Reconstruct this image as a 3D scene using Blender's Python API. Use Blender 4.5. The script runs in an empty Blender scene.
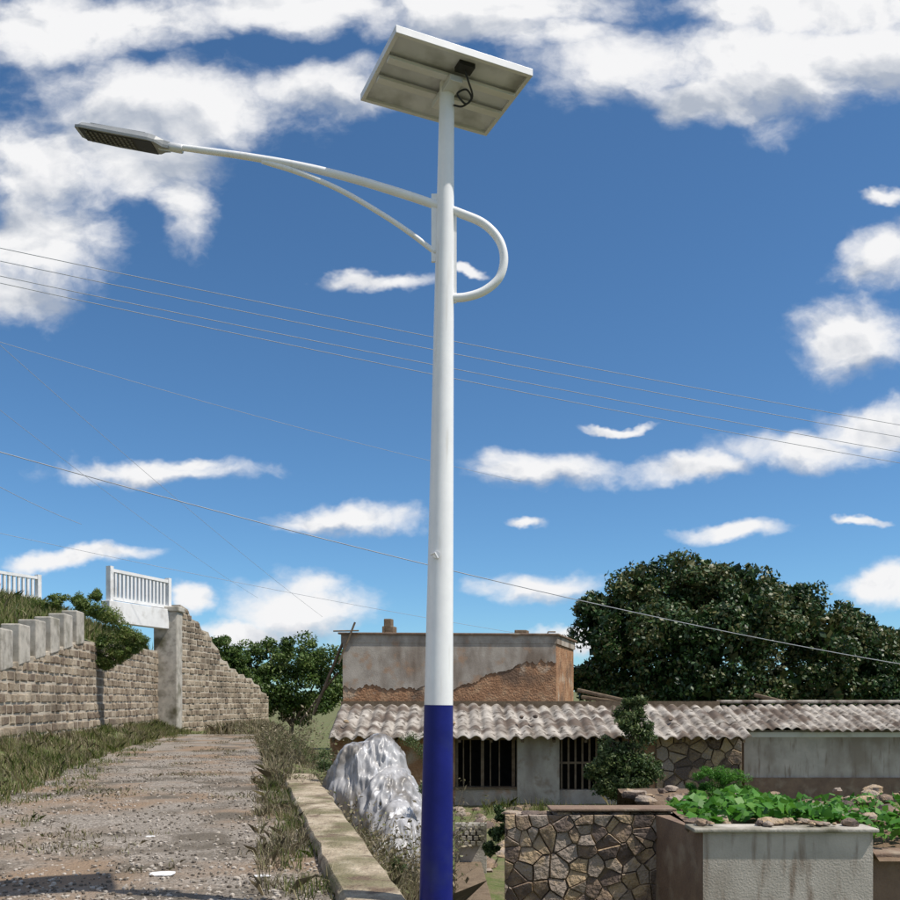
import bpy, math, random
import numpy as np
from mathutils import Vector, noise
random.seed(7); rng=np.random.default_rng(7)
F=900.0; HZ=700.0; EYE=1.6
def P(px,py,d): return ((px-450)/F*d, d, EYE+(HZ-py)/F*d)
scene=bpy.context.scene
scene.view_settings.view_transform='Standard'; scene.view_settings.look='None'; scene.view_settings.exposure=0
# ------------------------------------------------ materials
def nodes(m):
    m.use_nodes=True; nt=m.node_tree; return nt,nt.nodes,nt.links
def mat(name,cols,scale=4,rough=.8,bump=.3,bscale=30,spec=.3,detail=6,island=0.0,metal=0,stain=None,bdist=.02,stain2=None,lo=.3,hi=.7):
    m=bpy.data.materials.new(name); nt,N,L=nodes(m); b=N['Principled BSDF']
    tc=N.new('ShaderNodeTexCoord'); nz=N.new('ShaderNodeTexNoise'); nz.inputs['Scale'].default_value=scale; nz.inputs['Detail'].default_value=detail; nz.inputs['Roughness'].default_value=.65
    L.new(tc.outputs['Object'],nz.inputs['Vector'])
    r=N.new('ShaderNodeValToRGB'); e=r.color_ramp.elements
    n=len(cols)
    while len(e)<n: e.new(.5)
    for i,c in enumerate(cols):
        e[i].position=lo+(hi-lo)*i/max(1,n-1); e[i].color=(*c,1)
    fac=nz.outputs['Fac']
    if island>0:
        g=N.new('ShaderNodeNewGeometry'); mx=N.new('ShaderNodeMath'); mx.operation='MULTIPLY_ADD'
        mx.inputs[1].default_value=island; L.new(g.outputs['Random Per Island'],mx.inputs[0])
        ml=N.new('ShaderNodeMath'); ml.operation='MULTIPLY_ADD'; ml.inputs[1].default_value=1.0; ml.inputs[2].default_value=-island/2
        L.new(fac,ml.inputs[0]); L.new(ml.outputs[0],mx.inputs[2]); fac=mx.outputs[0]
    L.new(fac,r.inputs['Fac']); col=r.outputs['Color']
    for st in (stain,stain2):
        if not st: continue
        n2=N.new('ShaderNodeTexNoise'); n2.inputs['Scale'].default_value=st[1]; n2.inputs['Detail'].default_value=6
        mp=N.new('ShaderNodeMapping'); mp.inputs['Scale'].default_value=st[4] if len(st)>4 else (1,1,1)
        mp.inputs['Location'].default_value=(0,0,0) if st is stain else (31,17,5)
        L.new(tc.outputs['Object'],mp.inputs['Vector']); L.new(mp.outputs[0],n2.inputs['Vector'])
        mr=N.new('ShaderNodeMapRange'); mr.inputs['From Min'].default_value=st[2]; mr.inputs['From Max'].default_value=st[3]; L.new(n2.outputs['Fac'],mr.inputs['Value'])
        mi=N.new('ShaderNodeMix'); mi.data_type='RGBA'; L.new(mr.outputs[0],mi.inputs['Factor']); L.new(col,mi.inputs['A']); mi.inputs['B'].default_value=(*st[0],1); col=mi.outputs['Result']
    L.new(col,b.inputs['Base Color']); b.inputs['Roughness'].default_value=rough; b.inputs['Metallic'].default_value=metal
    b.inputs['Specular IOR Level'].default_value=spec
    if bump>0:
        n3=N.new('ShaderNodeTexNoise'); n3.inputs['Scale'].default_value=bscale; n3.inputs['Detail'].default_value=4; L.new(tc.outputs['Object'],n3.inputs['Vector'])
        bp=N.new('ShaderNodeBump'); bp.inputs['Strength'].default_value=bump; bp.inputs['Distance'].default_value=bdist
        L.new(n3.outputs['Fac'],bp.inputs['Height']); L.new(bp.outputs[0],b.inputs['Normal'])
    return m
def leafmat(name,cols,scale=.6,trans=.25,island=.35,rough=.5,spec=.3):
    m=mat(name,cols,scale=scale,rough=rough,bump=0,island=island,detail=2,spec=spec); nt,N,L=nodes(m)
    b=N['Principled BSDF']; out=N['Material Output']; t=N.new('ShaderNodeBsdfTranslucent'); mx=N.new('ShaderNodeMixShader'); mx.inputs[0].default_value=trans
    src=b.inputs['Base Color'].links[0].from_socket; L.new(src,t.inputs['Color']); L.new(b.outputs[0],mx.inputs[1]); L.new(t.outputs[0],mx.inputs[2]); L.new(mx.outputs[0],out.inputs['Surface'])
    return m
# ------------------------------------------------ mesh builder
class MB:
    def __init__(s): s.v=[]; s.f=[]; s.m=[]
    def add(s,vs,fs,mi=0):
        o=len(s.v); s.v+= [tuple(v) for v in vs]; s.f+=[tuple(i+o for i in f) for f in fs]; s.m+=[mi]*len(fs)
    def box(s,x0,x1,y0,y1,z0,z1,mi=0,rot=0,piv=None):
        vs=[(x,y,z) for z in(z0,z1) for y in(y0,y1) for x in(x0,x1)]
        if rot:
            c,sn=math.cos(rot),math.sin(rot); px,py=piv or ((x0+x1)/2,(y0+y1)/2)
            vs=[(px+(x-px)*c-(y-py)*sn,py+(x-px)*sn+(y-py)*c,z) for x,y,z in vs]
        s.add(vs,[(0,2,3,1),(4,5,7,6),(0,1,5,4),(2,6,7,3),(0,4,6,2),(1,3,7,5)],mi)
    def hexa(s,a,mi=0):
        s.add(a,[(3,2,1,0),(4,5,6,7),(0,1,5,4),(1,2,6,5),(2,3,7,6),(3,0,4,7)],mi)
    def tube(s,pts,rad,seg=12,mi=0,caps=True):
        pts=[Vector(p) for p in pts]; n=len(pts)
        if not hasattr(rad,'__len__'): rad=[rad]*n
        vs=[];up=None
        for i,p in enumerate(pts):
            t=(pts[min(i+1,n-1)]-pts[max(i-1,0)]).normalized()
            if up is None: up=Vector((0,0,1)) if abs(t.z)<.9 else Vector((0,1,0))
            a=t.cross(up).normalized(); b=a.cross(t).normalized(); up=b
            for k in range(seg):
                an=2*math.pi*k/seg; vs.append(p+a*math.cos(an)*rad[i]+b*math.sin(an)*rad[i])
        fs=[(i*seg+k,i*seg+(k+1)%seg,(i+1)*seg+(k+1)%seg,(i+1)*seg+k) for i in range(n-1) for k in range(seg)]
        if caps: fs+=[tuple(range(seg))[::-1],tuple((n-1)*seg+k for k in range(seg))]
        s.add(vs,fs,mi)
    def rock(s,c,r,mi=0,flat=.7,nu=9,nv=6):
        vs=[]; sd=Vector((random.random()*50,random.random()*50,random.random()*50))
        ax=[r*random.uniform(.75,1.3) for _ in range(2)]+[r*flat]
        for j in range(nv+1):
            ph=math.pi*j/nv
            for i in range(nu):
                th=2*math.pi*i/nu; d=Vector((math.sin(ph)*math.cos(th),math.sin(ph)*math.sin(th),math.cos(ph)))
                k=1+.45*noise.noise(d*1.6+sd); vs.append((c[0]+d.x*ax[0]*k,c[1]+d.y*ax[1]*k,c[2]+d.z*ax[2]*k))
        fs=[(j*nu+i,(j+1)*nu+i,(j+1)*nu+(i+1)%nu,j*nu+(i+1)%nu) for j in range(nv) for i in range(nu)]
        s.add(vs,fs,mi)
    def obj(s,name,mats,parent=None,smooth=False,bevel=0,auto=None):
        me=bpy.data.meshes.new(name); me.from_pydata(s.v,[],s.f); me.update()
        for m in (mats if isinstance(mats,(list,tuple)) else [mats]): me.materials.append(m)
        me.polygons.foreach_set('material_index',s.m)
        if smooth: me.polygons.foreach_set('use_smooth',[True]*len(s.f))
        o=bpy.data.objects.new(name,me); scene.collection.objects.link(o)
        if bevel:
            b=o.modifiers.new('bevel','BEVEL'); b.width=bevel; b.segments=2; b.limit_method='ANGLE'
        if auto:
            me.polygons.foreach_set('use_smooth',[True]*len(s.f)); me.set_sharp_from_angle(angle=math.radians(auto))
        if parent: o.parent=parent
        return o
def empty(name):
    e=bpy.data.objects.new(name,None); scene.collection.objects.link(e); return e
def fastmesh(name,V,nper,mats,parent=None):
    n=len(V)//nper; me=bpy.data.meshes.new(name); me.vertices.add(len(V)); me.vertices.foreach_set('co',np.asarray(V,dtype=np.float32).ravel())
    me.loops.add(n*nper); me.loops.foreach_set('vertex_index',np.arange(n*nper,dtype=np.int32)); me.polygons.add(n)
    me.polygons.foreach_set('loop_start',np.arange(0,n*nper,nper,dtype=np.int32)); me.polygons.foreach_set('loop_total',np.full(n,nper,dtype=np.int32))
    for m in (mats if isinstance(mats,(list,tuple)) else [mats]): me.materials.append(m)
    me.update(calc_edges=True); me.validate()
    o=bpy.data.objects.new(name,me); scene.collection.objects.link(o)
    if parent: o.parent=parent
    return o
def leaves(name,C,size,m,parent=None,aspect=.5,var=.4,outward=None):
    C=np.asarray(C); n=len(C)
    a=rng.normal(size=(n,3)); a[:,2]-=.3; a/=np.linalg.norm(a,axis=1)[:,None]
    nn=rng.normal(size=(n,3)); nn[:,2]+=.9
    if outward is not None: nn=nn*.6+outward
    b=np.cross(nn,a); b/=np.linalg.norm(b,axis=1)[:,None]+1e-9
    s=(size*(1+var*rng.uniform(-1,1,n)))[:,None]
    V=np.stack([C-a*s*.5,C+b*s*aspect*.5,C+a*s*.5,C-b*s*aspect*.5],axis=1).reshape(-1,3)
    return fastmesh(name,V,4,m,parent)
def clump_pts(spheres,sub=14,per=200,subr=.4,flat=.8):
    out=[];nor=[]
    for (c,R) in spheres:
        c=np.array(c)
        for k in range(sub):
            d=rng.normal(size=3); d/=np.linalg.norm(d)
            cc=c+d*R*rng.uniform(.35,.95)*np.array([1,1,flat]); r=R*subr*rng.uniform(.6,1.25)
            q=rng.normal(size=(per,3)); q/=np.linalg.norm(q,axis=1)[:,None]
            rad=rng.uniform(.55,1.08,per)[:,None]
            out.append(cc+q*rad*r*np.array([1,1,.75])); nor.append(q)
    return np.concatenate(out),np.concatenate(nor)
def blades(name,pos,h,w,m,parent=None,lean=.5,hv=.5):
    pos=np.asarray(pos); n=len(pos); th=rng.uniform(0,2*math.pi,n); d=np.stack([np.cos(th),np.sin(th),0*th],1)
    hh=(h*(1+hv*rng.uniform(-1,1,n)))[:,None]; le=rng.uniform(0,lean,n)[:,None]; th2=rng.uniform(0,2*math.pi,n); dl=np.stack([np.cos(th2),np.sin(th2),0*th2],1)
    up=np.array([[0,0,1.]])
    m1=pos+up*hh*.55+dl*hh*le*.3; t=pos+up*hh*(1-.25*le)+dl*hh*le
    V=np.stack([pos-d*w/2,pos+d*w/2,m1+d*w*.35,t,m1-d*w*.35],1).reshape(-1,3)
    return fastmesh(name,V,5,m,parent)
# ------------------------------------------------ palette
M={}
M['path']=mat('gravel_path',[(.09,.075,.062),(.21,.18,.15),(.36,.32,.275),(.52,.47,.42)],scale=26,rough=.95,bump=1,bscale=34,detail=10,stain=((.26,.185,.125),.45,.47,.60),stain2=((.13,.11,.085),1.1,.50,.64),bdist=.04,lo=.3,hi=.74)
M['ground']=mat('soil_and_grass',[(.20,.15,.10),(.15,.14,.07),(.09,.12,.035),(.24,.19,.13)],scale=1.2,rough=.95,bump=.8,bscale=12,bdist=.06)
M['mortar']=mat('wall_mortar',[(.38,.33,.26),(.52,.46,.38)],scale=3,bump=.5,stain=((.22,.18,.13),1.0,.48,.68))
M['block']=mat('wall_stone_block',[(.15,.11,.08),(.29,.23,.165),(.42,.35,.265)],scale=2.5,bump=.8,island=.3,bscale=18,bdist=.03,stain=((.14,.11,.08),.5,.50,.68))
M['conc']=mat('weathered_concrete',[(.24,.22,.19),(.42,.39,.34),(.52,.48,.42)],scale=3,bump=.4,stain=((.12,.11,.07),1.2,.5,.7))
M['kerb']=mat('mossy_kerb_concrete',[(.22,.17,.12),(.40,.33,.235),(.52,.45,.345)],scale=5,bump=.9,stain=((.17,.15,.08),1.3,.49,.62),stain2=((.15,.105,.07),4,.53,.68),bdist=.04)
M['whitep']=mat('white_painted_steel',[(.78,.78,.79),(.86,.86,.86)],scale=5,rough=.30,bump=.02,spec=.5,stain=((.58,.55,.5),2.2,.60,.82,(6,6,.6)))
M['bluep']=mat('blue_painted_steel',[(.004,.008,.120),(.008,.013,.17)],scale=5,rough=.38,bump=.03,spec=.3,stain=((.02,.028,.12),3,.6,.8),stain2=((.08,.08,.16),9,.68,.75))
M['alu']=mat('aluminium_frame',[(.6,.6,.6),(.72,.72,.72)],rough=.4,bump=0,metal=.3)
M['back']=mat('panel_backsheet',[(.52,.53,.58),(.64,.65,.70)],scale=2,rough=.6,bump=0,stain=((.30,.30,.30),3,.47,.68))
M['cell']=mat('solar_cells',[(.01,.015,.04),(.015,.02,.06)],rough=.15,bump=0)
M['black']=mat('black_plastic',[(.015,.015,.015),(.03,.03,.03)],rough=.5,bump=0)
M['led']=mat('led_lens',[(.06,.06,.055),(.16,.155,.13)],scale=30,rough=.3,bump=0)
M['wire']=mat('cable',[(.30,.32,.36),(.4,.42,.45)],rough=.6,bump=0)
M['adobe']=mat('adobe_wall',[(.22,.115,.06),(.35,.19,.105),(.45,.29,.175)],scale=2.5,bump=.9,bscale=14,stain=((.16,.10,.065),.9,.5,.66),stain2=((.42,.34,.26),1.5,.58,.7),bdist=.05)
M['plaster']=mat('old_plaster',[(.27,.235,.20),(.39,.345,.295),(.47,.42,.365)],scale=1.5,bump=.5,stain=((.20,.155,.12),1.2,.46,.66,(1,1,.35)),stain2=((.36,.24,.16),2,.56,.70))
M['plasterl']=mat('pale_plaster',[(.33,.30,.26),(.46,.42,.365)],scale=2,bump=.4,stain=((.20,.16,.13),1.3,.46,.70,(1,1,.4)),stain2=((.26,.21,.165),4,.52,.7))
M['plasterg']=mat('grey_render',[(.38,.345,.30),(.53,.48,.425)],scale=2,bump=.4,bscale=40,stain=((.28,.235,.19),1.1,.45,.66,(1,1,.6)),stain2=((.24,.19,.15),5,.55,.72,(1.6,1.6,.25)))
M['fc']=mat('fibre_cement_roof',[(.18,.155,.13),(.37,.335,.295),(.53,.49,.44)],scale=1.6,bump=.3,stain=((.12,.09,.07),1.3,.45,.6),stain2=((.09,.075,.06),5,.53,.66))
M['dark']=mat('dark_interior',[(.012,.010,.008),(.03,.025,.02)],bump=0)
M['wood']=mat('weathered_wood',[(.10,.07,.045),(.2,.15,.10)],scale=6,bump=.3)
M['rub']=mat('rubble_stone',[(.12,.09,.075),(.25,.18,.125),(.42,.31,.19),(.30,.245,.20)],scale=2.2,bump=1,island=.6,bscale=16,bdist=.05)
M['mud']=mat('mud_mortar',[(.12,.085,.055),(.20,.15,.10)],scale=6,bump=.8)
M['brown']=mat('brown_render',[(.15,.10,.075),(.24,.165,.115)],scale=3,bump=.6,stain=((.3,.24,.18),2,.55,.7))
M['soil']=mat('garden_soil',[(.12,.08,.05),(.20,.14,.09)],scale=5,bump=.9)
M['tarp']=mat('plastic_sheeting',[(.24,.235,.24),(.36,.355,.36),(.46,.455,.46)],scale=3,rough=.38,bump=.25,bscale=9,spec=.5,stain=((.16,.145,.13),2.2,.48,.62),stain2=((.60,.60,.62),7,.60,.68,(1,1,.3)),bdist=.03)
M['bark']=mat('bark',[(.06,.045,.03),(.13,.10,.075)],scale=6,bump=.8)
M['leafbig']=leafmat('broadleaf_dark',[(.010,.030,.008),(.022,.060,.014),(.043,.092,.022),(.12,.12,.045)],scale=.35,trans=.12,island=.5,rough=.45,spec=.35)
M['leafmid']=leafmat('bush_leaf',[(.035,.07,.014),(.075,.135,.025),(.14,.19,.055)],scale=.6,island=.5)
M['leafsm']=leafmat('garden_tree_leaf',[(.03,.06,.017),(.07,.11,.033),(.14,.17,.065)],scale=1,island=.5)
M['leafbr']=leafmat('bright_leaf',[(.04,.14,.015),(.07,.22,.02),(.12,.28,.04)],scale=2,island=.4,trans=.35)
M['grass']=leafmat('grass_blades',[(.06,.09,.018),(.11,.16,.03),(.21,.21,.08),(.28,.24,.13)],scale=.8,island=.5,trans=.3)
M['dry']=leafmat('dry_weeds',[(.12,.10,.06),(.22,.18,.11),(.13,.15,.05),(.32,.27,.18)],scale=1.6,island=.7,trans=.2)
M['paper']=mat('litter_paper',[(.6,.6,.6),(.75,.75,.75)],bump=.1)
M['wconc']=mat('white_painted_concrete',[(.66,.66,.66),(.78,.78,.78)],scale=2,bump=.1,stain=((.4,.38,.35),1.5,.55,.8))
# ------------------------------------------------ terrain
def smooth(t): t=np.clip(t,0,1); return t*t*(3-2*t)
def wallX(y): return -11.6-.12*(y-22)
def wtop(y): return np.interp(y,[0,8,23,31,44,70],[0,.1,2.35,3.65,4.0,4.0])
def ledge(y): return np.interp(y,[-5,0,14.4,22,30,41],[-2.4,-3.3,-7.2,-9.2,-11.0,-12.8])
def redge(y): return -.76-.227*(y-6.5)
def kout(y): return -.27-.21*(y-6.5)
def H(x,y):
    x=np.asarray(x,float); y=np.asarray(y,float)
    wx=wallX(y); le=ledge(y); re=redge(y)
    verge=.45*smooth((le-x)/np.maximum(.4,le-wx))
    hill=wtop(y)-.15+np.minimum(2.2,.4*np.clip(wx-x,0,99))
    hill=np.where(y>45,hill+(0.8-hill)*smooth((y-45)/9),hill)
    L=np.where(x<wx-.25,hill,verge)
    ko=kout(np.minimum(y,22)); ko=np.where(y>22,re+.3,ko)
    drop0=np.where(y<19,-.95,-.0-.95*smooth((22-y)/3))
    wdt=np.where(y<19,1.8,3.0)
    R=drop0+(-1.7-drop0)*smooth((x-ko)/wdt)
    h=np.where(x<re+.2,L,R)
    far=smooth((y-50)/18); h=h*(1-far)+(-1.7)*far
    bump=.05*np.sin(x*1.7+y*.9)*np.sin(y*1.3-x*.6)
    flat=((x>le-.3)&(x<re+.3)&(y<43))
    return h+np.where(flat,0,bump)
xs=np.unique(np.concatenate([np.linspace(-900,-60,12),np.linspace(-60,-22,20),np.arange(-22,16,.2),np.linspace(16,60,22),np.linspace(60,900,12)]))
ys=np.unique(np.concatenate([np.linspace(-300,-10,10),np.arange(-10,50,.3),np.linspace(50,120,20),np.linspace(120,1500,14)]))
X,Y=np.meshgrid(xs,ys); Z=H(X,Y); 
Z=Z+np.where(Y>300,(Y-300)*.01*(1+.5*np.sin(X*.01)),0)
V=np.stack([X,Y,Z],-1).reshape(-1,3); nx=len(xs); ny=len(ys)
me=bpy.data.meshes.new('ground'); fs=[(j*nx+i,j*nx+i+1,(j+1)*nx+i+1,(j+1)*nx+i) for j in range(ny-1) for i in range(nx-1)]
me.from_pydata(V.tolist(),[],fs); me.materials.append(M['ground']); me.polygons.foreach_set('use_smooth',[True]*len(fs)); o=bpy.data.objects.new('ground',me); scene.collection.objects.link(o)
mb=MB(); yy=np.arange(-5,42.2,.2); rows=[]
for y in yy:
    l=ledge(y)+.35*noise.noise(Vector((0,y*.7,1)))+.2*noise.noise(Vector((0,y*3,1)))+.1*noise.noise(Vector((0,y*8,1)))
    r=redge(y)+.06
    if y>18: r+= .4*noise.noise(Vector((5,y*.8,1)))-.3
    n=40; rows.append([(l+(r-l)*k/n,y,.006+ (.035*max(0,noise.noise(Vector(((l+(r-l)*k/n)*1.2,y*1.2,3)))) if 0<k<n else 0)) for k in range(n+1)])
vs=[p for r in rows for p in r]; n=41
mb.add(vs,[(j*n+i,j*n+i+1,(j+1)*n+i+1,(j+1)*n+i) for j in range(len(rows)-1) for i in range(n-1)])
mb.obj('gravel_path',M['path'],smooth=True)
mb=MB()
for _ in range(6500):
    y=7+random.random()**1.7*20; x=ledge(y)-.2+random.random()*(redge(y)-ledge(y)+.2); mb.rock((x,y,.014),random.choice((.008,.010,.012,.016,.02,.026)),nu=5,nv=3)
mb.obj('loose_gravel',mat('loose_gravel',[(.12,.10,.08),(.25,.215,.175),(.42,.375,.325)],scale=3,island=.8,bump=0))
# kerb
mb=MB(); ky=np.arange(-3,18.01,.42)
prev=None
for i,a in enumerate(ky):
    def nn(k,s=3): return noise.noise(Vector((k,a*s,7)))
    l=redge(a)+.05*nn(1)+.03*nn(2,9); r=kout(a)+.035*nn(3)+.02*nn(4,9); z=.13+.03*nn(5)+.02*nn(6,7)
    w=r-l
    prof=[(l,-1.9),(l,z-.05+.02*nn(8,8)),(l+.035,z-.005),(l+w*.35,z+.008*nn(9,6)),(l+w*.7,z+.01*nn(10,6)),(r-.035,z-.008),(r,z-.05+.02*nn(11,8)),(r,-1.9)]
    cur=[(x,a,zz) for x,zz in prof]
    if prev: mb.add(prev+cur,[(k,k+1,9+k,8+k) for k in range(7)])
    else: mb.add(cur,[tuple(range(8))])
    prev=cur
mb.add(prev,[tuple(range(8))[::-1]])
mb.obj('concrete_kerb_wall',M['kerb'],auto=40)
# ------------------------------------------------ retaining walls
def block_wall(mb,A,B,zb,zt,side,th=.6,bw=.52,bh=.30,n=24):
    A=Vector(A);B=Vector(B);d=(B-A);Ln=d.length;d.normalize(); nrm=Vector((d.y,-d.x))*side
    for i in range(n):
        t0,t1=i/n,(i+1)/n; p0=A+d*Ln*t0;p1=A+d*Ln*t1;q0=p0-nrm*th;q1=p1-nrm*th
        mb.hexa([(p0.x,p0.y,zb(t0)-.5),(q0.x,q0.y,zb(t0)-.5),(q1.x,q1.y,zb(t1)-.5),(p1.x,p1.y,zb(t1)-.5),(p0.x,p0.y,zt(t0)),(q0.x,q0.y,zt(t0)),(q1.x,q1.y,zt(t1)),(p1.x,p1.y,zt(t1))],0)
    zmin=min(zb(0),zb(1))-.3; r=0; z=zmin
    while z<7:
        s=-(bw/2)*(r%2)
        while s<Ln:
            w=bw*random.uniform(.7,1.25); s0=max(0,s)+.03;s1=min(Ln,s+w)-.03
            if s1-s0>.1:
                top=min(zt(s0/Ln),zt(s1/Ln)); z0=z+.028; z1=min(z+bh-.028,top-.03)
                if z1-z0>.08:
                    e=random.uniform(.008,.06); c=.03
                    pts=[]
                    for (sa,za,oo) in [(s0,z0,-.01),(s1,z0,-.01),(s1,z1,-.01),(s0,z1,-.01),(s0+c,z0+c,e),(s1-c,z0+c,e),(s1-c,z1-c,e),(s0+c,z1-c,e)]:
                        p=A+d*(sa+random.uniform(-.022,.022))+nrm*(oo); pts.append((p.x,p.y,za+random.uniform(-.022,.022)))
                    mb.add(pts,[(4,5,6,7),(0,1,5,4),(1,2,6,5),(2,3,7,6),(3,0,4,7)],1)
            s+=w
        z+=bh; r+=1
mb=MB(); Ya,Yb=2.0,44.0
block_wall(mb,(wallX(Ya),Ya),(wallX(Yb),Yb),lambda t:0.0,lambda t:float(wtop(Ya+(Yb-Ya)*t)),1,n=60)
W=empty('stone_retaining_wall'); mb.obj('masonry',[M['mortar'],M['block']],W)
mb=MB(); y=6.0
while y<31:
    h=.62+.012*y; L=.85; z=float(wtop(y)); z1=float(wtop(y+L)); x0=wallX(y)+.05;x1=wallX(y+L)+.05; zb=z-.1
    zz=max(z,z1)+h+random.uniform(-.04,.04)
    mb.hexa([(x0-.55,y,zb),(x0,y,zb),(x1,y+L,z1-.1),(x1-.55,y+L,z1-.1),(x0-.55,y,zz),(x0,y,zz),(x1,y+L,zz),(x1-.55,y+L,zz)])
    y+=1.35
mb.obj('coping_blocks',M['conc'],W,bevel=.04)
mb=MB(); zt2=[(0,6.3),(.12,5.6),(.28,4.9),(.42,3.7),(.6,3.0),(.8,2.6),(1,1.6)]
block_wall(mb,(-13.3,44.4),(-11.5,57),lambda t:-.1-.3*t,lambda t:float(np.interp(t,*zip(*zt2)))+.12*(int(t*30)%3),1,n=30)
W2=empty('stone_retaining_wall'); mb.obj('masonry',[M['mortar'],M['block']],W2)
mb=MB(); mb.box(-14.4,-13.25,43.7,44.6,-.3,5.9); mb.box(-14.5,-13.15,43.6,44.7,5.9,6.15); mb.obj('stone_pier',M['conc'],W2,bevel=.05)
# ------------------------------------------------ white fences
def fence(A,B,zb,zt,slab):
    E=empty('white_balustrade'); A=Vector(A);B=Vector(B);d=B-A;L=d.length; ang=math.atan2(d.y,d.x); mb=MB()
    def bx(s0,s1,w,z0,z1):
        c=A+d*((s0+s1)/2/L); mb.box(c.x-(s1-s0)/2,c.x+(s1-s0)/2,c.y-w/2,c.y+w/2,z0,z1,0,rot=ang)
    bx(.1,L-.1,.16,zt-.14,zt); bx(.1,L-.1,.14,zb+.06,zb+.2)
    n=int(L/.28)
    for i in range(1,n):
        s=.07+(L-.14)*i/n; bx(s-.065,s+.065,.10,zb+.2,zt-.14)
    bx(-.12,.1,.24,zb,zt+.1); bx(L-.1,L+.12,.24,zb,zt+.1)
    mb.obj('railing',M['wconc'],E)
    mb=MB(); bx(-.3,L+.3,.45,zb-slab,zb); mb.obj('base_beam',M['wconc'],E,bevel=.02)
a=P(110,600,40);b=P(168,610,44); fence(a[:2],b[:2],6.0,7.45,.95)
a=P(-60,600,41);b=P(38,600,46); fence(a[:2],b[:2],6.65,7.9,.6)
# ------------------------------------------------ street lamp
PY=6.6; LMP=empty('solar_street_lamp')
def LP(px,py,dy=0): return P(px,py,PY+dy)
def axis(z):
    t=LP(447,85); b=LP(436,900); return b[0]+(t[0]-b[0])*(z-b[2])/(t[2]-b[2])
ztop=LP(447,82)[2]; zsplit=LP(0,705)[2]; z0=-.9
def rad(z): return .053+(.122-.053)*(ztop-z)/(ztop-.15)
mb=MB()
zz=np.linspace(zsplit,ztop,20); mb.tube([(axis(z),PY,z) for z in zz],[rad(z) for z in zz],40); mb.obj('upper_shaft',M['whitep'],LMP,auto=40)
mb=MB(); zz=np.linspace(z0,zsplit-.0005,10); mb.tube([(axis(z),PY,z) for z in zz],[rad(z)+.0006 for z in zz],40); mb.obj('painted_base_shaft',M['bluep'],LMP,auto=40)
mb=MB(); bx=axis(z0); mb.box(bx-.22,bx+.22,PY-.22,PY+.22,z0,z0+.02); 
for sx in(-1,1):
    for sy in(-1,1):
        mb.tube([(bx+sx*.17,PY+sy*.17,z0),(bx+sx*.17,PY+sy*.17,z0+.09)],.014,8); mb.tube([(bx+sx*.17,PY+sy*.17,z0+.02),(bx+sx*.17,PY+sy*.17,z0+.045)],.026,6)
mb.obj('base_flange',M['bluep'],LMP)
mb=MB(); mb.box(bx-.35,bx+.35,PY-.35,PY+.35,-1.7,z0); mb.obj('concrete_footing',M['conc'],LMP,bevel=.02)
mb=MB(); h=LP(434,557); R0=rad(h[2]); mb.tube([(h[0]+.02,PY-R0-.012,h[2]),(h[0]+.02,PY-R0+.03,h[2])],.026,16); mb.tube([(h[0]-.02,PY-R0*.9-.02,h[2]+.0),(h[0]+.01,PY-R0-.03,h[2]+.01),(h[0]+.03,PY-R0-.03,h[2]-.03)],.008,8)
mb.obj('hatch_lock',M['alu'],LMP)
def cr(pts,n=10):
    pts=[Vector(p) for p in pts]; q=[pts[0]*2-pts[1]]+pts+[pts[-1]*2-pts[-2]]; out=[]
    for i in range(1,len(q)-2):
        for k in range(n):
            t=k/n; a,b,c,d=q[i-1:i+3]; out.append(.5*((2*b)+(c-a)*t+(2*a-5*b+4*c-d)*t*t+(3*b-a-3*c+d)*t**3))
    out.append(pts[-1]); return out
mb=MB()
arm=cr([LP(*p) for p in [(166,145.5),(200,150),(250,157),(300,166),(350,178),(400,193),(436,205),(462,214),(484,224),(499,240),(504,259),(499,278),(484,291),(466,297),(450,298)]])
n=len(arm); mb.tube(arm,[.021+.010*min(1,i/(n*.35)) for i in range(n)],16)
br=cr([LP(*p) for p in [(262,161),(300,173),(340,190),(380,213),(410,233),(436,253)]]); mb.tube(br,.019,14)
mb.obj('curved_arm',M['whitep'],LMP,smooth=True)
mb=MB()
a=LP(433,200);b=LP(433,262); mb.box(a[0]-.012,a[0]+.05,PY-.012,PY+.012,b[2],a[2]+.04)
a=LP(455,212);b=LP(455,303); mb.box(a[0]-.04,a[0]+.012,PY-.008,PY+.008,b[2],a[2])
mb.obj('arm_brackets',M['whitep'],LMP)
# lamp head
hr=Vector(LP(170,147)); hl=Vector(LP(79,130)); dv=(hl-hr); Lh=dv.length; dv.normalize(); side=Vector((0,1,0)); 
tiltq=math.radians(4); upv=(dv.cross(side)).normalized(); upv=-upv if upv.z<0 else upv
side2=(side*math.cos(tiltq)+upv*math.sin(tiltq)).normalized(); up2=(side2.cross(dv)).normalized(); up2=-up2 if up2.z<0 else up2
def hp(s,w,u): return tuple(hr+dv*s*Lh+side2*w+up2*u)
mb=MB()
secs=[(0,.03,.025,-.025),(.06,.04,.028,-.028),(.13,.085,.03,-.026),(.2,.098,.034,-.026),(.6,.10,.034,-.026),(.93,.095,.026,-.022),(1,.07,.006,-.016)]
vs=[]
for s,w,t,bm in secs:
    vs+=[hp(s,-w,bm),hp(s,-w*1.0,bm+.02),hp(s,-w*.75,t),hp(s,w*.75,t),hp(s,w,bm+.02),hp(s,w,bm)]
fs=[(i*6+k,i*6+(k+1)%6,(i+1)*6+(k+1)%6,(i+1)*6+k) for i in range(len(secs)-1) for k in range(6)]+[tuple(range(6)),tuple(36+k for k in range(6))[::-1]]
mb.add(vs,fs)
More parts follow.
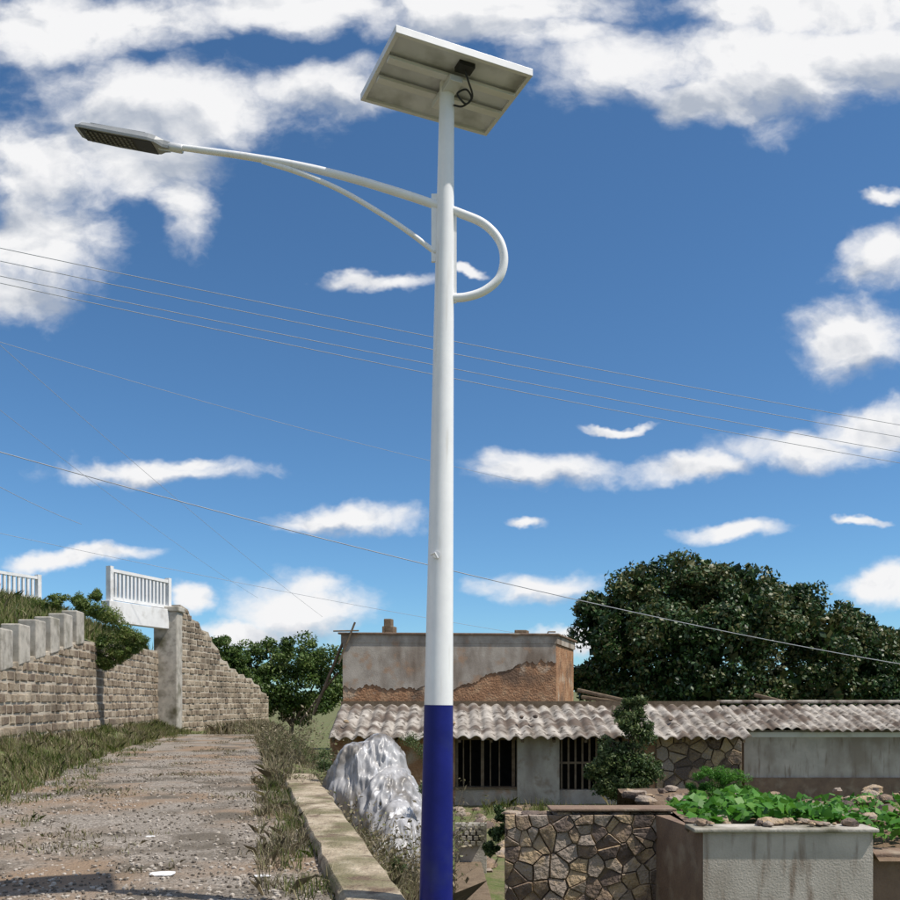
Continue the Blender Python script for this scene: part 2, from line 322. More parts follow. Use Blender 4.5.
for k in range(8):
    w=-.06+.017*k; a0,a1=.032,.044; mb.add([hp(.25,w,a0),hp(.85,w,a0-.004),hp(.85,w,a1-.004),hp(.25,w,a1),hp(.25,w+.004,a0),hp(.85,w+.004,a0-.004),hp(.85,w+.004,a1-.004),hp(.25,w+.004,a1)],[(0,1,2,3),(7,6,5,4),(3,2,6,7),(0,3,7,4),(1,5,6,2)])
mb.obj('led_lamp_head',mat('silver_grey_lamp',[(.22,.23,.24),(.30,.31,.32)],rough=.45,bump=.03),LMP,bevel=.003)
mb=MB()
mb.add([hp(.16,-.085,-.031),hp(.95,-.083,-.026),hp(.95,.083,-.026),hp(.16,.085,-.031),hp(.16,-.085,-.02),hp(.95,-.083,-.02),hp(.95,.083,-.02),hp(.16,.085,-.02)],[(0,3,2,1),(4,5,6,7),(0,1,5,4),(1,2,6,5),(2,3,7,6),(3,0,4,7)])
mb.obj('lens_plate',M['black'],LMP)
mb=MB()
for i in range(10):
    for j in range(5):
        s=.40+.053*i; w=-.062+.031*j; e=.009
        mb.add([hp(s-.012,w-e,-.034),hp(s+.012,w-e,-.034),hp(s+.012,w+e,-.034),hp(s-.012,w+e,-.034),hp(s-.014,w-e-.002,-.028),hp(s+.014,w-e-.002,-.028),hp(s+.014,w+e+.002,-.028),hp(s-.014,w+e+.002,-.028)],[(0,3,2,1),(0,1,5,4),(1,2,6,5),(2,3,7,6),(3,0,4,7)])
mb.obj('led_lenses',M['led'],LMP)
mb=MB(); mb.tube([hp(-.14,0,0),hp(-.13,0,0),hp(.12,0,0)],[.028,.03,.03],16); mb.obj('arm_socket',M['alu'],LMP,smooth=True)
# panel
def g(px,py,h): d=F*h/(HZ-py); return Vector(((px-450)/F*d,d,EYE+h))
A=g(396,32,4.5);B=g(533,76,4.5);D=g(371,101,4.5)
ux=(B-A); lx=ux.length; ux.normalize(); uy=(D-A); uy=(uy-ux*uy.dot(ux)); ly=.76; uy.normalize(); uz=ux.cross(uy)
def pp(u,v,w): return tuple(A+ux*u+uy*v+uz*w)
def pbox(mb,u0,u1,v0,v1,w0,w1,mi=0): mb.hexa([pp(u0,v0,w0),pp(u1,v0,w0),pp(u1,v1,w0),pp(u0,v1,w0),pp(u0,v0,w1),pp(u1,v0,w1),pp(u1,v1,w1),pp(u0,v1,w1)],mi)
mb=MB(); pbox(mb,0.03,lx-.03,.03,ly-.03,.02,.034,0); mb.obj('panel_backsheet',M['back'],LMP)
mb=MB(); pbox(mb,0.03,lx-.03,.03,ly-.03,.035,.040,0); mb.obj('panel_cells',M['cell'],LMP)
mb=MB(); t=.03
for q in [(0,lx,0,t),(0,lx,ly-t,ly),(0,t,t,ly-t),(lx-t,lx,t,ly-t)]: pbox(mb,*q,0,.05)
mb.obj('panel_frame',M['alu'],LMP,bevel=.002)
mb=MB(); c=Vector((axis(ztop),PY,0)); rel=c-A; cu=rel.dot(ux); cv=rel.dot(uy)
pbox(mb,.031,lx-.031,cv-.14,cv-.08,-.025,-.0015); pbox(mb,.031,lx-.031,cv+.08,cv+.14,-.025,-.0015)
pbox(mb,cu-.05,cu+.05,cv-.17,cv+.17,-.07,-.026)
mb.obj('panel_mount',M['alu'],LMP,bevel=.002)
mb=MB(); pbox(mb,cu-.02,cu+.10,cv-.27,cv-.18,-.012,.019); 
mb.tube(cr([pp(cu+.04,cv-.22,-.01),pp(cu+.08,cv-.2,-.07),pp(cu+.14,cv-.14,-.12),pp(cu+.11,cv-.10,-.16),pp(cu+.05,cv-.12,-.15),pp(cu+.04,cv-.1,-.10),pp(cu+.10,cv-.12,-.07),pp(cu+.15,cv-.1,-.11),pp(cu+.09,cv-.08,-.17),pp(cu+.03,cv-.05,-.16)],6),.007,8)
mb.obj('junction_box_cable',M['black'],LMP)
# ------------------------------------------------ power lines
def wire(p,q,d1,d2,sag,r=.008,m='wire'):
    a=Vector(P(*p,d1));b=Vector(P(*q,d2)); pts=[]
    for i in range(61):
        t=-.6+2.2*i/60; v=a.lerp(b,t); v.z-=sag*4*t*(1-t); pts.append(v)
    mb=MB(); mb.tube(pts,r,6); mb.obj('power_line',M[m],smooth=True)
wire((0,248),(900,425),19,26,.10); wire((0,261),(900,437),19,26,.10); wire((0,276),(900,452),19,26,.1); wire((0,283),(900,463),19,26,.12)
wire((0,452),(900,664),15,22,.25,.009); wire((0,342),(370,446),34,44,.1,.009)
wire((0,345),(250,560),30,50,.1,.008); wire((0,410),(200,560),30,50,.1,.007); wire((0,487),(56,514),25,30,.02,.008)
wire((200,575),(560,640),40,50,.1,.009)
# ------------------------------------------------ buildings
def roof(parent,x0,x1,yr,zr,ye,ze,per=.40,amp=.075,name='corrugated_roof',jig=.12):
    mb=MB(); nS=4; nx=int((x1-x0)/per*8)
    for s in range(nS):
        t0=s/nS; t1=min(1,(s+1)/nS+.06); rows=[]
        for t in (t0,(t0+t1)/2,t1):
            row=[]
            for i in range(nx+1):
                x=x0+(x1-x0)*i/nx; sheet=math.floor(x/.95)
                lift=.05*noise.noise(Vector((sheet*3.1+.5,s*5+.5,0)))
                z=zr+(ze-zr)*t+amp*(abs(math.cos(math.pi*x/per))*1.6-.8)-.02*(nS-s)+.05*noise.noise(Vector((x*.5,s*3,0)))+lift
                y=yr+(ye-yr)*t+(0 if t<t1 else jig*noise.noise(Vector((sheet*3.3+.4,s*7+.2,1))))
                row.append((x,y,z-(.025*(t-t0)/(t1-t0))+.02*s))
            rows.append(row)
        vs=[p for r in rows for p in r]; n=nx+1; fs=[(j*n+i,(j+1)*n+i,(j+1)*n+i+1,j*n+i+1) for j in range(2) for i in range(nx)]
        mb.add(vs,fs)
    o=mb.obj(name,M['fc'],parent,smooth=True); so=o.modifiers.new('s','SOLIDIFY'); so.thickness=.02
    return o
def px(p,d): return (p-450)/F*d
FH=empty('stone_farmhouse'); d=28.5
def zy(y,d=28.5): return EYE+(HZ-y)/F*d
gz=-1.9; top=.62
xa,xb=px(330,d),px(742,d)
mb=MB()
def seg(p0,p1,z0,z1,mi,prd=0): mb.box(px(p0,d),px(p1,d),d-prd,d+.35,z0,z1,mi)
seg(330,455,gz,top,0); seg(455,517,gz,zy(787),1); seg(455,517,zy(737),top,1); seg(517,559,gz,top,2,.12)
seg(559,624,gz,zy(790),1); seg(559,624,zy(737),top,1); seg(624,655,gz,top,0)
mb.box(px(655,d),px(742,d),d,d+.35,gz,top,3)
mb.box(xa,xa+.3,d+.35,d+5,gz,top,0); mb.box(xb-.3,xb,d+.35,d+5,gz,top,0); mb.box(xa,xb,d+5,d+5.3,gz,top+.6,0)
mb.obj('walls',[M['adobe'],M['plaster'],M['plasterl'],M['mud']],FH)
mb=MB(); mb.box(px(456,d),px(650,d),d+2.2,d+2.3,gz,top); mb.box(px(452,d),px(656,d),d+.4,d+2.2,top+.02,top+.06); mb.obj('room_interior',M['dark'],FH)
mb=MB()
for q in (455,481,512,): mb.box(px(q,d),px(q,d)+.1,d+.08,d+.18,zy(787),zy(737))
for q in (463,470,490,499): mb.box(px(q,d),px(q,d)+.035,d+.1,d+.14,zy(787),zy(740))
mb.box(px(455,d),px(517,d),d+.06,d+.2,zy(740),zy(737)); mb.box(px(453,d),px(519,d),d-.06,d+.2,zy(789),zy(787))
for i in range(9): q=561+i*7; mb.box(px(q,d),px(q,d)+.06,d+.1,d+.15,zy(790),zy(738))
mb.box(px(559,d),px(624,d),d+.09,d+.16,zy(764),zy(762))
mb.obj('window_frames',M['wood'],FH)
roof(FH,px(330,28),px(747,28),30.9,1.50,27.55,.43)
mb=MB(); mb.box(px(330,28),px(747,28),30.85,31.05,1.3,1.56); 
for i in range(14):
    x=px(332,28)+i*.98; mb.hexa([(x,27.9,.28),(x+.09,27.9,.28),(x+.09,30.85,1.26),(x,30.85,1.26),(x,27.9,.36),(x+.09,27.9,.36),(x+.09,30.85,1.34),(x,30.85,1.34)])
mb.obj('roof_timbers',M['wood'],FH)
mb=MB()
for i in range(14):
    x=px(340,28)+random.random()*12; mb.rock((x,random.uniform(28.5,30.5),.75+.33*random.random()),random.uniform(.07,.14))
mb.obj('roof_weights',M['rub'],FH,auto=50)
roof(FH,px(330,28),px(747,28),30.95,1.48,34,.5,name='corrugated_roof_rear')
def vor_wall(x0,x1,z0,z1,y,cell,mb,mi=0,depth=.06,gap=.012,jit=.42,norm=-1):
    nx=max(1,int((x1-x0)/cell)); nz=max(1,int((z1-z0)/(cell*.62))); cx=(x1-x0)/nx; cz=(z1-z0)/nz
    S={}
    for i in range(-2,nx+2):
        for j in range(-2,nz+2):
            S[(i,j)]=(x0+(i+.5+(j%2)*.4+random.uniform(-jit,jit))*cx,z0+(j+.5+random.uniform(-jit,jit))*cz)
    for k in list(S):
        if random.random()<.14: del S[k]
    for (i,j),p in S.items():
            if not(-1<=i<=nx and -1<=j<=nz): continue
            poly=[(x0,z0),(x1,z0),(x1,z1),(x0,z1)]
            for di in(-2,-1,0,1,2):
                for dj in(-2,-1,0,1,2):
                    if (di or dj) and (i+di,j+dj) in S:
                        q=S[(i+di,j+dj)]; n=(q[0]-p[0],q[1]-p[1]); l=math.hypot(*n)+1e-9; n=(n[0]/l,n[1]/l); c=((p[0]+q[0])/2*n[0]+(p[1]+q[1])/2*n[1])-gap
                        new=[]
                        for k in range(len(poly)):
                            a=poly[k];b=poly[(k+1)%len(poly)]; da=a[0]*n[0]+a[1]*n[1]-c; db=b[0]*n[0]+b[1]*n[1]-c
                            if da<=0:new.append(a)
                            if da*db<0: t=da/(da-db); new.append((a[0]+(b[0]-a[0])*t,a[1]+(b[1]-a[1])*t))
                        poly=new
                        if len(poly)<3: break
                if len(poly)<3: break
            if len(poly)<3: continue
            pl=[]
            for k in range(len(poly)):
                a=poly[k];b=poly[(k+1)%len(poly)]; pl.append(a)
                if math.hypot(a[0]-b[0],a[1]-b[1])>cell*.3: pl.append(((a[0]+b[0])/2+random.uniform(-.035,.035)*cell,(a[1]+b[1])/2+random.uniform(-.035,.035)*cell))
            cxx=sum(a[0] for a in pl)/len(pl);czz=sum(a[1] for a in pl)/len(pl)
            dp=depth*random.uniform(.4,1.4); vs=[];m=len(pl); tx=random.uniform(-.25,.25); tz=random.uniform(-.25,.25)
            for (sc,dd) in [(1.0,0),(.98,.7),(.92,.95),(.5,1.0)]:
                for a in pl: vs.append((cxx+(a[0]-cxx)*sc,y+norm*(dp*dd+dd*((a[0]-cxx)*sc*tx+(a[1]-czz)*sc*tz)+random.uniform(-.08,.08)*dp)+(.02 if dd==0 else 0),czz+(a[1]-czz)*sc))
            vs.append((cxx,y+norm*dp*1.0,czz))
            fs=[(r*m+k,r*m+(k+1)%m,(r+1)*m+(k+1)%m,(r+1)*m+k) for r in range(3) for k in range(m)]+[(3*m+k,3*m+(k+1)%m,4*m) for k in range(m)]
            mb.add(vs,fs,mi)
mb=MB(); vor_wall(px(656,d),px(741,d),gz,top-.1,d,.40,mb,depth=.07); mb.obj('rubble_facing',M['rub'],FH,auto=30)
SH=empty('plastered_farm_shed'); mb=MB(); d2=29.6
mb.box(px(744,d2),px(1040,d2),d2,d2+.3,-.95,.6,0); mb.box(px(744,d2),px(1040,d2),d2-.08,d2+.3,gz,-.95,1); mb.box(px(1030,d2),px(1040,d2),d2+.3,d2+4,gz,.6,0); mb.box(px(744,d2),px(750,d2),d2+.3,d2+4,gz,.6,0); mb.box(px(744,d2),px(1040,d2),d2+4,d2+4.3,gz,.9,0)
mb.obj('walls',[M['plasterg'],M['brown']],SH)
mb=MB(); mb.box(px(744,d2),px(1040,d2),d2-.05,d2-.002,.38,.54); mb.obj('eaves_board',M['wconc'],SH)
roof(SH,px(722,28.6),px(1045,28.6),31.6,1.5,29.0,.62,per=.32,amp=.06); roof(SH,px(722,28.6),px(1045,28.6),31.6,1.48,34.2,.6,per=.32,amp=.06,name='corrugated_roof_rear')
mb=MB(); mb.tube([(px(722,31),31.6,1.54),(px(1045,31),31.6,1.54)],.06,8)
mb.obj('ridge_cap',M['fc'],SH)
AH=empty('adobe_house'); d3=35.5
A0=Vector((px(343,d3),d3)); A1=Vector((px(556,d3+.6),d3+.6)); u=(A1-A0); LW=u.length; u.normalize(); dep=4.5
def ah(s,t,z): p=A0+u*s+ (Vector((.30,1)).normalized())*t; return (p.x,p.y,z)
ztopA=EYE+66/F*d3; 
mb=MB()
def abox(s0,s1,t0,t1,z0,z1,mi): mb.hexa([ah(s0,t0,z0),ah(s1,t0,z0),ah(s1,t1,z0),ah(s0,t1,z0),ah(s0,t0,z1),ah(s1,t0,z1),ah(s1,t1,z1),ah(s0,t1,z1)],mi)
abox(0,LW,0,dep,gz,ztopA-.36,0)
n=160; zs=[]
for i in range(n+1):
    s=LW*i/n; zs.append((2.1+ 1.0*float(smooth((s-4.2)/3.4))+.3*noise.noise(Vector((s*1.3,2,0)))+.16*noise.noise(Vector((s*5,5,0)))+.08*noise.noise(Vector((s*14,5,0)))))
for i in range(n):
    s0,s1=LW*i/n,LW*(i+1)/n; z0_,z1_=zs[i],zs[i+1]
    mb.hexa([ah(s0,-.035,z0_),ah(s1,-.035,z1_),ah(s1,-.003,z1_),ah(s0,-.003,z0_),ah(s0,-.035,ztopA-.35),ah(s1,-.035,ztopA-.35),ah(s1,-.003,ztopA-.35),ah(s0,-.003,ztopA-.35)],1)
abox(-.06,LW+.06,-.05,dep+.05,ztopA-.35,ztopA-.02,1)
mb.obj('walls',[M['adobe'],M['plaster']],AH)
mb=MB(); abox(-.15,LW+.15,-.15,dep+.15,ztopA-.02,ztopA+.06,0); mb.obj('flat_roof_slab',M['brown'],AH,bevel=.02)
mb=MB()
for s,w,h in [(1.35,.45,.3),(1.42,.3,.6),(6.7,.5,.18)]:
    abox(s,s+w,.5,.5+w,ztopA+.06,ztopA+.06+h,0)
mb.obj('chimney_stacks',M['mud'],AH,bevel=.03)
mb=MB(); mb.tube([ah(-.1,-.2,ztopA-1.2),ah(.55,-.2,ztopA+.45)],.04,8); mb.tube([ah(-.3,-.2,ztopA+.1),ah(.7,-.2,ztopA+.12)],.03,8); mb.tube([ah(7.9,1,ztopA),ah(8.0,1,ztopA+.2),ah(8.3,1,ztopA+.2)],.03,8)
mb.obj('roof_pipes',M['wood'],AH)
mb=MB(); mb.tube([P(313,715,36),P(344,640,36)],.06,8); mb.tube([P(300,722,36.4),P(338,672,36.4)],.04,8)
mb.obj('leaning_timber_pole',M['wood'])
mb=MB(); RB=empty('timber_lean_to_roof')
for (a,b) in [((578,690),(635,703)),((582,697),(640,706)),((600,700),(660,704)),((755,695),(800,706))]:
    mb.tube([P(*a,33),P(*b,31.5)],.07,8)
mb.obj('roof_poles',M['wood'],RB)
# ------------------------------------------------ front stone wall and planter
SW=empty('dry_stone_wall'); d4=12.0; x0,x1=px(505,d4),px(672,d4); zt=.07
mb=MB(); mb.box(x0+.02,x1,d4,d4+.4,-1.75,zt-.03); mb.obj('wall_core',M['mud'],SW)
mb=MB(); vor_wall(x0,x1,-1.75,zt,d4,.235,mb,depth=.05,gap=.005,jit=.46)
x=x0
while x<x1-.1:
    w=random.uniform(.18,.34); mb.rock((x+w/2,d4+.18,zt),w*.55,flat=.28); x+=w*.9
mb.obj('stones',M['rub'],SW,auto=28)
mb=MB()
mb.box(x0+.6,x1+.05,d4-.05,d4+.38,zt+.05,zt+.085); mb.obj('coping_slab',M['brown'],SW,bevel=.01)
PL=empty('rendered_garden_wall'); d5=10.4; X0,X1=px(703,d5),px(873,d5)
mb=MB(); mb.box(X0,X1,d5,d5+.3,-1.75,.07,0); mb.box(X0+.001,X0+.3,d5+.3,12.4,-1.75,.07,1); mb.box(X0-.002,X0-.0002,d5+.002,d5+.3,-1.75,.07,1)
mb.hexa([(px(655,12),11.99,-1.75),(X0-.003,d5+.25,-1.75),(X0-.003,d5+.6,-1.75),(px(672,12.4),12.4,-1.75),(px(655,12),11.99,.07),(X0-.003,d5+.25,.07),(X0-.003,d5+.6,.07),(px(672,12.4),12.4,.07)],1)
mb.obj('walls',[M['plasterg'],M['brown']],PL,bevel=.01)
mb=MB(); mb.box(X0-.12,X1+.05,d5-.06,d5+.36,.072,.12,0); mb.obj('coping',M['conc'],PL,bevel=.015)
mb=MB(); mb.box(X1+.01,X1+6,d5+.5,d5+.9,-1.75,-.25); mb.obj('low_side_wall',M['brown'],PL,bevel=.02)
mb=MB(); nX=40;nY=24
vs=[]
for j in range(nY+1):
    for i in range(nX+1):
        x=X0+.05+(9.5)*i/nX; y=d5+.31+(5.5)*j/nY; e=min(1,min(j,nY-j)/3) ; vs.append((x,y,.03+.12*noise.noise(Vector((x*1.5,y*1.5,0)))*e-(1.7 if j==nY else 0) - (1.5 if i==nX else 0)-(.35 if x>X1 else 0)))
mb.add(vs,[(j*(nX+1)+i,j*(nX+1)+i+1,(j+1)*(nX+1)+i+1,(j+1)*(nX+1)+i) for j in range(nY) for i in range(nX)])
mb.obj('garden_bed',M['soil'],smooth=True)
mb=MB()
for _ in range(22):
    x=random.uniform(X0-.05,X1-.1); mb.rock((x,d5+random.uniform(.1,.35),.15),random.choice((.03,.05,.07,.11)),flat=random.uniform(.35,.7))
for _ in range(60):
    x=random.uniform(X0,X1+4); y=random.uniform(d5+.5,15.5); mb.rock((x,y,.08),random.uniform(.06,.16),flat=.6)
for _ in range(200):
    x=random.uniform(0,9); y=random.uniform(16,27); mb.rock((x,y,float(H(x,y))),random.uniform(.08,.28),flat=.6)
mb.obj('rubble_stones',M['rub'],auto=40)
mb=MB(); dl=17
for r in range(4):
    for c_ in range(4):
        x=px(458,dl)+c_*.12+(r%2)*.06; mb.box(x,x+.08,dl,dl+.12,-1.15+r*.10,-1.15+r*.10+.08)
mb.box(px(455,dl),px(487,dl),dl+.13,dl+.3,-1.8,-.75); mb.obj('brick_lattice_wall',M['conc'],bevel=.006)
mb=MB()
for i in range(10):
    y=10.5+i*.7; mb.box(px(456,y+.3)-.02,px(497,11)+.02,y,y+.69,-1.9,-1.12-.04*i)
mb.obj('cobbled_ramp',M['mud'],bevel=.02)
# ------------------------------------------------ plastic sheet draped over sacks: folds run down the slope
def drape(name,cx,cy,wx_,wy_,bumps,m,nu=190,nv=190):
    base=np.zeros((nv+1,nu+1)); xx=np.linspace(-wx_,wx_,nu+1); yv=np.linspace(-wy_,wy_,nv+1); GX,GY=np.meshgrid(xx,yv)
    for (bx_,by_,r,h) in bumps:
        d2_=((GX-bx_)**2+((GY-by_)*.8)**2)/(r*r); base+= (h*np.clip(1-d2_,0,1)**.5)**7
    base=base**(1/7.)
    k=np.array([1,4,6,4,1])/16.
    for _ in range(5):
        base=np.apply_along_axis(lambda v:np.convolve(np.pad(v,2,'edge'),k,'valid'),0,base); base=np.apply_along_axis(lambda v:np.convolve(np.pad(v,2,'edge'),k,'valid'),1,base)
    gy,gx=np.gradient(base); mb=MB(); vs=[]
    for j in range(nv+1):
        for i in range(nu+1):
            x=xx[i]; y=yv[j]; z=base[j,i]; st=min(1,math.hypot(gx[j,i],gy[j,i])*25)
            q=Vector((x,y,0))
            wv_=noise.noise(Vector((x*2,y*2,z*.8+3)))*.5
            # vertical pleats: high frequency across, low frequency down the slope
            f=.10*(1-2*abs(noise.noise(Vector((x*6.5+wv_,y*5,z*.9)))))*st + .045*(1-2*abs(noise.noise(Vector((x*14+wv_*3,y*11,z*1.4+9)))))*st + .05*noise.noise(Vector((x*3,y*3,z*2+5)))
            n_=Vector((-gx[j,i]*40,-gy[j,i]*40,1)).normalized()
            vs.append((cx+x+n_.x*f,cy+y+n_.y*f,-1.45+z+n_.z*f-(.1 if z<.02 else 0)))
    n=nu+1
    mb.add(vs,[(j*n+i,j*n+i+1,(j+1)*n+i+1,(j+1)*n+i) for j in range(nv) for i in range(nu) if base[j,i]>.01])
    return mb.obj(name,m,smooth=True)
bx0,by0=px(378,14.6),14.6
drape('plastic_covered_pile',bx0,by0,1.25,2.1,[(-.35,1.05,.62,2.30),(.02,1.2,.5,2.38),(-.66,1.0,.46,1.95),(.26,.7,.5,1.9),(.02,.35,.45,1.75),(.42,.1,.42,1.55),(.28,-.35,.42,1.45),(.46,-.8,.40,1.25),(.28,-1.1,.38,1.05),(.62,.6,.4,1.4),(.6,-.3,.4,1.1)],M['tarp'])
# ------------------------------------------------ vegetation
def tree(name,base,trunk_r,h,limbs,sph,leafsize,m,sub=14,per=200,subr=.4,aspect=.55,core=0):
    E=empty(name); mb=MB(); b=Vector(base)
    mid=b+Vector((.15*h*.2,0,h*.45)); mb.tube(cr([b-Vector((0,0,.3)),b+Vector((.05*h*.3,0,h*.2)),mid],5),[trunk_r*(1-.035*i) for i in range(11)],10)
    for c,R in sph[:limbs]:
        c=Vector(c); mb.tube(cr([mid-Vector((0,0,h*.1)),mid.lerp(c,.5)+Vector((0,0,-.1*R)),c+Vector((0,0,R*.4))],5),[trunk_r*.55*(1-.08*i) for i in range(11)],7)
    mb.obj('trunk_and_limbs',M['bark'],E,smooth=True)
    C,N_=clump_pts(sph,sub,per,subr); leaves('crown',C,leafsize,m,E,outward=N_,aspect=aspect)
    if core:
        pts=[]
        for c,R in sph:
            q=rng.normal(size=(core,3)); q/=np.linalg.norm(q,axis=1)[:,None]; pts.append(np.array(c)+q*(rng.uniform(0,1,core)[:,None]**.4)*R*.62)
        leaves('inner_foliage',np.concatenate(pts),leafsize*2.2,m,E,aspect=.7)
DT=46; s=DT/F
sph=[(P(x,y,DT+dd),r*s) for x,y,r,dd in [(640,594,42,0),(690,582,44,1),(742,590,44,0),(612,642,42,-1),(660,637,50,-2),(710,637,50,-2.5),(760,637,52,-2),(825,640,46,-1),(797,610,38,1),(862,655,42,0),(905,665,46,1),(720,688,46,-2),(670,688,42,-2),(635,690,38,-1),(965,680,55,0),(775,690,42,-1.5),(830,692,46,-1),(880,695,40,-1),(690,620,50,3),(770,620,50,4),(600,612,26,0),(592,680,28,0),(1010,680,45,2),(850,626,30,2),(925,655,40,1.5),(893,645,26,2)]]
tree('broadleaf_tree',(px(720,DT),DT,-1.9),.45,8,10,sph,.22,M['leafbig'],sub=25,per=215,subr=.34,core=260)
DB=60
tree('roadside_tree',(px(290,DB),DB,-1.9),.2,5,4,[(P(x,y,DB),r*DB/F) for x,y,r in [(268,660,28),(300,656,28),(325,668,26),(250,675,24),(285,690,32),(325,695,30),(345,690,20),(262,702,24),(300,710,24)]],.22,M['leafmid'],sub=18,per=200,subr=.36)
tree('roadside_tree',(px(225,DB-2),DB-2,-.5),.15,4,3,[(P(x,y,DB-2),r*DB/F) for x,y,r in [(216,648,18),(236,658,18),(215,672,22),(245,685,20)]],.2,M['leafmid'],sub=14,per=180,subr=.4)
DS=21.5
tree('garden_tree',(px(628,DS),DS,-1.75),.07,2.2,6,[(P(x,y,DS),r*DS/F) for x,y,r in [(634,706,13),(628,722,19),(642,736,20),(612,750,20),(632,764,28),(648,770,19),(608,782,22),(642,788,22),(600,768,14),(625,785,26)]],.10,M['leafsm'],sub=14,per=130,subr=.42,aspect=.4)
def bush(name,sph,size,m,sub=10,per=150,subr=.4,aspect=.5):
    C,N_=clump_pts(sph,sub,per,subr); return leaves(name,C,size,m,outward=N_,aspect=aspect)
vine=leafmat('vine_leaf',[(.06,.11,.025),(.12,.19,.035),(.22,.25,.08)],scale=1,island=.6,trans=.4)
bush('trailing_vine',[(P(x,y,33),r*33/F) for x,y,r in [(112,622,15),(98,612,12),(126,634,12),(106,645,14),(96,660,9),(132,648,9),(85,606,9),(140,640,8),(108,664,8),(120,655,10)]],.10,vine,sub=16,per=150,subr=.55,aspect=.3)
bush('trailing_vine',[(P(x,y,37),r*37/F) for x,y,r in [(60,600,10),(40,606,10),(80,600,9),(20,614,10),(5,620,9),(95,596,8)]],.12,vine,sub=12,per=120,subr=.5,aspect=.3)
bush('garden_shrub',[(P(x,y,13.6),r*13.6/F) for x,y,r in [(712,778,16),(732,782,15),(698,790,13),(748,793,10),(722,794,18)]],.045,M['leafbr'],sub=16,per=190,aspect=.20)
pts=[]
for _ in range(900):
    x=random.gauss(4.2,.7); y=random.uniform(11.0,13.2); 
    if x>X0+.1: pts.append((x,y,.10+random.random()*.22*math.exp(-((x-4.1)/.7)**2)))
leaves('pumpkin_vine',pts,.15,M['leafbr'],aspect=.9,outward=np.array([[0,-.3,1.6]]))
pts=[(random.uniform(5.3,8),random.uniform(11.5,14),-.2+random.random()*.35) for _ in range(1500)]
leaves('vegetable_patch',pts,.12,M['leafbr'],aspect=.7,outward=np.array([[0,-.3,1.2]]))
def scatter(n,fx,y0,y1,pw=1.0):
    out=[]
    for _ in range(n):
        y=y0+(y1-y0)*random.random()**pw; a,b=fx(y); x=random.uniform(a,b); out.append((x,y))
    out=np.array(out); return np.column_stack([out,H(out[:,0],out[:,1])-.01])
def keep(pos,sx,sy,seed,th): return pos[np.array([noise.noise(Vector((p[0]*sx,p[1]*sy,seed)))+.4*noise.noise(Vector((p[0]*sx*4,p[1]*sy*4,seed)))>th for p in pos])]
pos=scatter(30000,lambda y:(wallX(y)+.05,ledge(y)+.25),8,44); blades('verge_grass',keep(pos,.8,.6,0,.0),.22,.018,M['grass'],lean=.9,hv=.8)
pos=scatter(12000,lambda y:(wallX(y)+.05,ledge(y)+.15),8,44); blades('verge_weeds',keep(pos,1,1,12,-.1),.20,.02,M['dry'],lean=1,hv=.9)
pos=scatter(12000,lambda y:(ledge(y)-.4,ledge(y)+1.1),8,43); blades('path_edge_grass',keep(pos,1.1,.8,4,.10),.11,.014,M['grass'],lean=1,hv=.8)
pos=scatter(30000,lambda y:(ledge(y)+.6,redge(y)-.1),8,41); blades('path_tufts',keep(pos,1.0,.55,9,.30),.06,.014,M['dry'],lean=1.4,hv=.8)
pos=scatter(9000,lambda y:(redge(y)-.6,redge(y)+.05),7,18,.8); blades('kerb_weeds',keep(pos,1.4,1.4,2,.20),.14,.010,M['dry'],lean=1.3,hv=.9)
pos=scatter(6000,lambda y:(redge(y)-.4,redge(y)+.05),7,18,.8); blades('kerb_grass',keep(pos,1.4,1.4,22,.14),.12,.010,M['grass'],lean=1.3,hv=.9)
pos=scatter(14000,lambda y:(redge(y)-.3,redge(y)+2.6),16.5,40); blades('dry_weeds',keep(pos,1,1,3,-.12),.26,.02,M['dry'],lean=1.1,hv=.9)
pos=scatter(9000,lambda y:(kout(y)+.05,kout(y)+1.4),8.5,17); blades('dry_weeds',keep(pos,1,1,5,-.1),.5,.012,M['dry'],lean=.9,hv=.8)
pos=scatter(16000,lambda y:(wallX(y)-7,wallX(y)-.7),20,46); blades('embankment_grass',pos,.42,.035,M['grass'],lean=.8,hv=.7)
pos=scatter(12000,lambda y:(1.0,9),14,27.5); blades('yard_grass',keep(pos,.6,.6,7,.0),.3,.02,M['grass'],lean=.9,hv=.8)
pos=scatter(5000,lambda y:(-11.5,-7.5),41.5,52); blades('far_path_grass',pos,.4,.04,M['dry'],lean=.9,hv=.8)
def twigs(name,items,m):
    V=[]
    for (x,y,dd,hh,nst) in items:
        bx_,by_,_=P(x,y,dd); bz=float(H(bx_,by_))
        for _ in range(nst):
            p=Vector((bx_+random.gauss(0,.06),by_+random.gauss(0,.06),bz)); dr=Vector((random.gauss(0,.45),random.gauss(0,.45),1)).normalized(); L_=hh*random.uniform(.5,1.1); w=.007
            for k in range(5):
                q_=p+dr*L_/5; sd_=Vector((random.uniform(-1,1),random.uniform(-1,1),0)).normalized()*w
                V+= [p-sd_,p+sd_,q_+sd_*.7,q_-sd_*.7]
                if k>1:
                    for _b in range(3):
                        bd=(dr+Vector((random.gauss(0,.8),random.gauss(0,.8),random.gauss(.1,.4)))).normalized()*L_*.16; V+=[q_-sd_*.5,q_+sd_*.5,q_+bd+sd_*.2,q_+bd-sd_*.2]
                        e=q_+bd; lf=Vector((random.gauss(0,.02),random.gauss(0,.02),random.gauss(0,.02))); l2=Vector((random.gauss(0,.01),random.gauss(0,.01),.012)); V+=[e,e+lf+l2,e+lf*2,e+lf-l2]
                p=q_; dr=(dr+Vector((random.gauss(0,.18),random.gauss(0,.18),-.02))).normalized(); w*=.85
    fastmesh(name,np.array([tuple(v) for v in V]),4,m)
